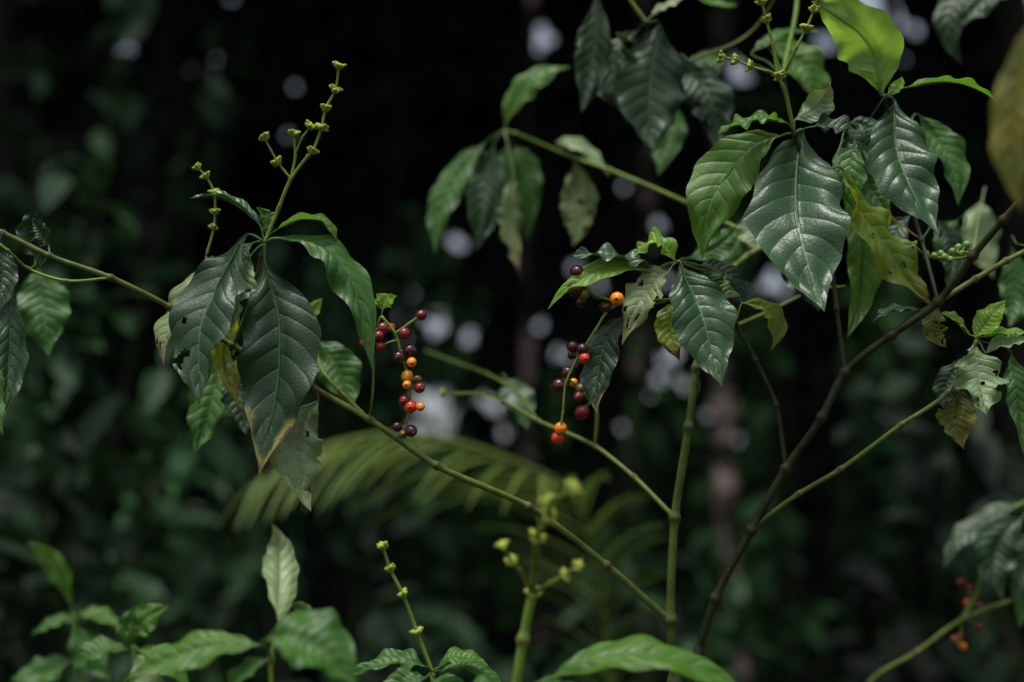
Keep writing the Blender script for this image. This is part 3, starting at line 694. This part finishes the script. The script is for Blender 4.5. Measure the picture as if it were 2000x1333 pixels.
# ================================================================ OTHER PLANTS
g=gpt(1650,1.7)
T=thing('berry_shrub','smaller shrub entering at the bottom right corner with a few tiny red berries','shrub',g)
branch(T,[g,P(1560,1800,1.7),(1700,1333,1.68),(1790,1275,1.66),(1880,1210,1.65),(2000,1165,1.65),(2120,1120,1.65)],(10,9),'stem',name='stem')
branch(T,[(1880,1210,1.65),(1908,1160,1.65),(1920,1090,1.65),(1960,1010,1.65),(2010,975,1.65)],(7,6),'stemgreen')
n=(2010,975,1.65)
leaf(T,n,(2005,982),(1905,1030),(1843,1112),32,(-.4,.8,.6),'dark',d=1.65)
leaf(T,n,(2000,1010),(1945,1075),(1960,1175),44,(0,1,.4),'dark',d=1.62)
leaf(T,n,(2030,1010),(2010,1090),(1985,1170),40,(0,1,.4),'dark',d=1.66)
leaf(T,n,(2030,1060),(2010,1120),(1990,1230),30,(0,1,.4),'mid',d=1.66)
cluster(T,[[(1880,1205,1.65),(1895,1165,1.65),(1885,1135,1.65)]],[(1878,1138,9,'maroon'),(1893,1150,9,'maroon'),(1902,1168,8,'olive'),(1915,1185,8,'maroon'),(1890,1178,8,'red'),(1912,1225,8,'maroon')],d=1.66,w=4)
cluster(T,[[(1880,1205,1.65),(1875,1240,1.65),(1870,1262,1.65)]],[(1864,1250,9,'maroon'),(1880,1262,8,'orange'),(1875,1244,8,'maroon')],d=1.66,w=4)
g=gpt(2420,1.0)
T=thing('tall_shrub','near shrub at the right edge whose blurred yellowing leaf hangs into view','shrub',g)
branch(T,[g,P(2400,1800,1.0),P(2330,900,.98),P(2250,200,.95),P(2100,-60,.92),P(1985,-60,.9)],(18,8),'stemdark',name='stem')
leaf(T,(1985,-60,.9),(2012,40),(1978,230),(1998,415),44,(-.8,1,.1),'rust',d=.86,wave=.1,lean=.1)
leaf(T,(1985,-60,.9),(1960,-60),(1860,20),(1880,128),30,(-.6,.8,.4),'dark',d=.98,lean=.1)
leaf(T,(1985,-60,.9),(1990,-40),(1920,0),(1860,60),34,(-.3,.7,.7),'dark',d=1.0,lean=.1)
g=gpt(850,1.2,1500)
T=thing('young_shrub','slim young shrub in the foreground with one bare upright spike of small buds','shrub',g)
branch(T,[g,P(870,1800,1.18),(850,1420,1.17),(845,1315,1.17)],(10,10),'stemgreen',name='stem')
n=(845,1315,1.17)
flowers(T,[n,(815,1236,1.17),(787,1162,1.17),(762,1112,1.17),(748,1068,1.17)],[1,2,3,4],d=1.17,w=9)
leaf(T,n,(830,1302),(760,1292),(672,1325),34,(-.1,.35,1),'mid',d=1.16,wave=.2)
leaf(T,n,(855,1305),(900,1280),(955,1305),26,(0,.35,1),'fresh',d=1.17)
leaf(T,n,(862,1312),(920,1300),(985,1340),26,(.1,.35,1),'mid',d=1.18)
leaf(T,n,(845,1330),(870,1360),(880,1430),44,(0,.8,.7),'mid',d=1.12)
leaf(T,n,(830,1325),(780,1350),(740,1420),40,(0,.7,.8),'mid',d=1.12)
g=gpt(1000,1.05,1600)
T=thing('young_shrub','nearest blurred young shrub with a forked spike of yellow green buds at the bottom centre','shrub',g)
branch(T,[g,P(990,1900,1.04),(1000,1400,1.03),(1022,1250,1.03),(1040,1160,1.03)],(21,19),'stemgreen',name='stem')
flowers(T,[(1040,1160,1.03),(1046,1100,1.01),(1048,1050,.98),(1073,1008,.95),(1072,980,.93),(1100,968,.91),(1118,955,.90)],[0,2,3,4,6],d=.92,w=15,size=1.05)
flowers(T,[(1040,1160,1.03),(1015,1115,1.01),(1000,1098,1.),(982,1066,.99)],[2,3],d=1.0,w=10,size=.85)
flowers(T,[(1040,1160,1.03),(1075,1140,1.01),(1102,1125,1.),(1127,1106,.99)],[2,3],d=1.0,w=10,size=.85)
n=(1004,1380,1.03)
leaf(T,n,(1070,1330),(1265,1278),(1475,1365),52,(.1,.55,1),'fresh',d=1.02,fold=.2,wave=.08,quilt=.8)
leaf(T,n,(1010,1390),(1090,1345),(1180,1390),36,(.1,.35,1),'mid',d=1.02)
leaf(T,n,(990,1380),(940,1345),(880,1400),36,(-.1,.35,1),'mid',d=1.04)
g=gpt(520,1.15,1700)
T=thing('seedling','bright green seedling at the bottom left with one pale leaf standing upright','seedling',g)
branch(T,[g,P(560,1900,1.04),(540,1450,1.04),(530,1290,1.04),(545,1220,1.04)],(13,9),'stemgreen',name='stem')
leaf(T,(545,1220,1.04),(545,1215,1.02),(548,1110),(530,1022),37,(.5,1,.5),'pale',d=1.09,quilt=.8,wave=.07,label='pale green leaf standing upright')
leaf(T,(530,1290,1.04),(512,1262),(370,1270),(235,1335),44,(-.1,.5,1),'fresh',d=1.0)
leaf(T,(530,1290,1.04),(520,1250),(610,1255),(700,1345),75,(.2,.75,.9),'mid',d=.95,wave=.1)
leaf(T,(530,1290,1.04),(520,1290),(470,1320),(420,1390),30,(-.2,.5,1),'mid',d=1.0)
leaf(T,(530,1290,1.04),(550,1240),(590,1200),(560,1180),20,(0,.7,.7),'mid',d=1.1)
g=gpt(170,1.7,1500)
T=thing('seedling','slender blurred seedling in the bottom left corner with one long leaf rising to the left','seedling',g)
branch(T,[g,P(180,1700,1.7),(160,1360,1.7),(142,1200,1.7)],(11,9),'stemgreen',name='stem')
n=(142,1200,1.7)
leaf(T,n,(140,1190),(110,1110),(52,1058),24,(-.5,.8,.5),'fresh',d=1.7)
leaf(T,n,(150,1205),(190,1200),(240,1230),22,(0,.5,1),'fresh',d=1.7)
leaf(T,n,(145,1215),(110,1215),(60,1240),22,(0,.5,1),'mid',d=1.7)
leaf(T,n,(150,1225),(170,1270),(215,1330),34,(0,.9,.5),'mid',d=1.7)
leaf(T,(152,1290,1.7),(140,1290),(90,1310),(20,1330),34,(0,.7,.8),'mid',d=1.7)
g=gpt(270,1.55,1500)
T=thing('seedling','small leafy seedling between the pale upright leaf and the bottom left corner','seedling',g)
branch(T,[g,P(270,1700,1.5),(265,1360,1.5),(262,1262,1.5)],(9,8),'stemgreen',name='stem')
n=(262,1262,1.5)
leaf(T,n,(262,1255),(275,1215),(330,1183),32,(0,.9,.5),'fresh',d=1.5)
leaf(T,n,(255,1262),(250,1225),(268,1182),22,(0,.9,.4),'mid',d=1.5)
leaf(T,n,(270,1270),(320,1290),(370,1340),34,(.1,.6,.9),'fresh',d=1.48)
leaf(T,n,(250,1270),(190,1270),(140,1310),30,(-.1,.5,1),'mid',d=1.5)
leaf(T,n,(262,1280),(290,1320),(300,1380),34,(0,.9,.5),'pale',d=1.5)
# ================================================================ LIGHT
w=bpy.data.worlds.new('World'); scene.world=w; w.use_nodes=True; nt=w.node_tree
bg=nt.nodes['Background']; sky=nt.nodes.new('ShaderNodeTexSky'); sky.sky_type='NISHITA'; sky.sun_disc=False
EL,AZ=R(72),R(205)
sky.sun_elevation=EL; sky.sun_rotation=AZ; sky.air_density=1.0; sky.dust_density=4.0; sky.ozone_density=1.0
hs=nt.nodes.new('ShaderNodeHueSaturation'); hs.inputs['Saturation'].default_value=.5; hs.inputs['Value'].default_value=1.0
nt.links.new(sky.outputs[0],hs.inputs['Color']); nt.links.new(hs.outputs[0],bg.inputs[0]); bg.inputs[1].default_value=.15
sd=bpy.data.lights.new('sun','SUN'); sd.energy=3.0; sd.angle=R(24); sd.color=(1,.97,.92)
so=bpy.data.objects.new('sun',sd); COL.objects.link(so)
dirv=Vector((math.sin(AZ)*math.cos(EL),math.cos(AZ)*math.cos(EL),math.sin(EL)))
so.rotation_euler=dirv.to_track_quat('Z','Y').to_euler()
scene.view_settings.view_transform='Standard'; scene.view_settings.look='None'; scene.view_settings.exposure=0
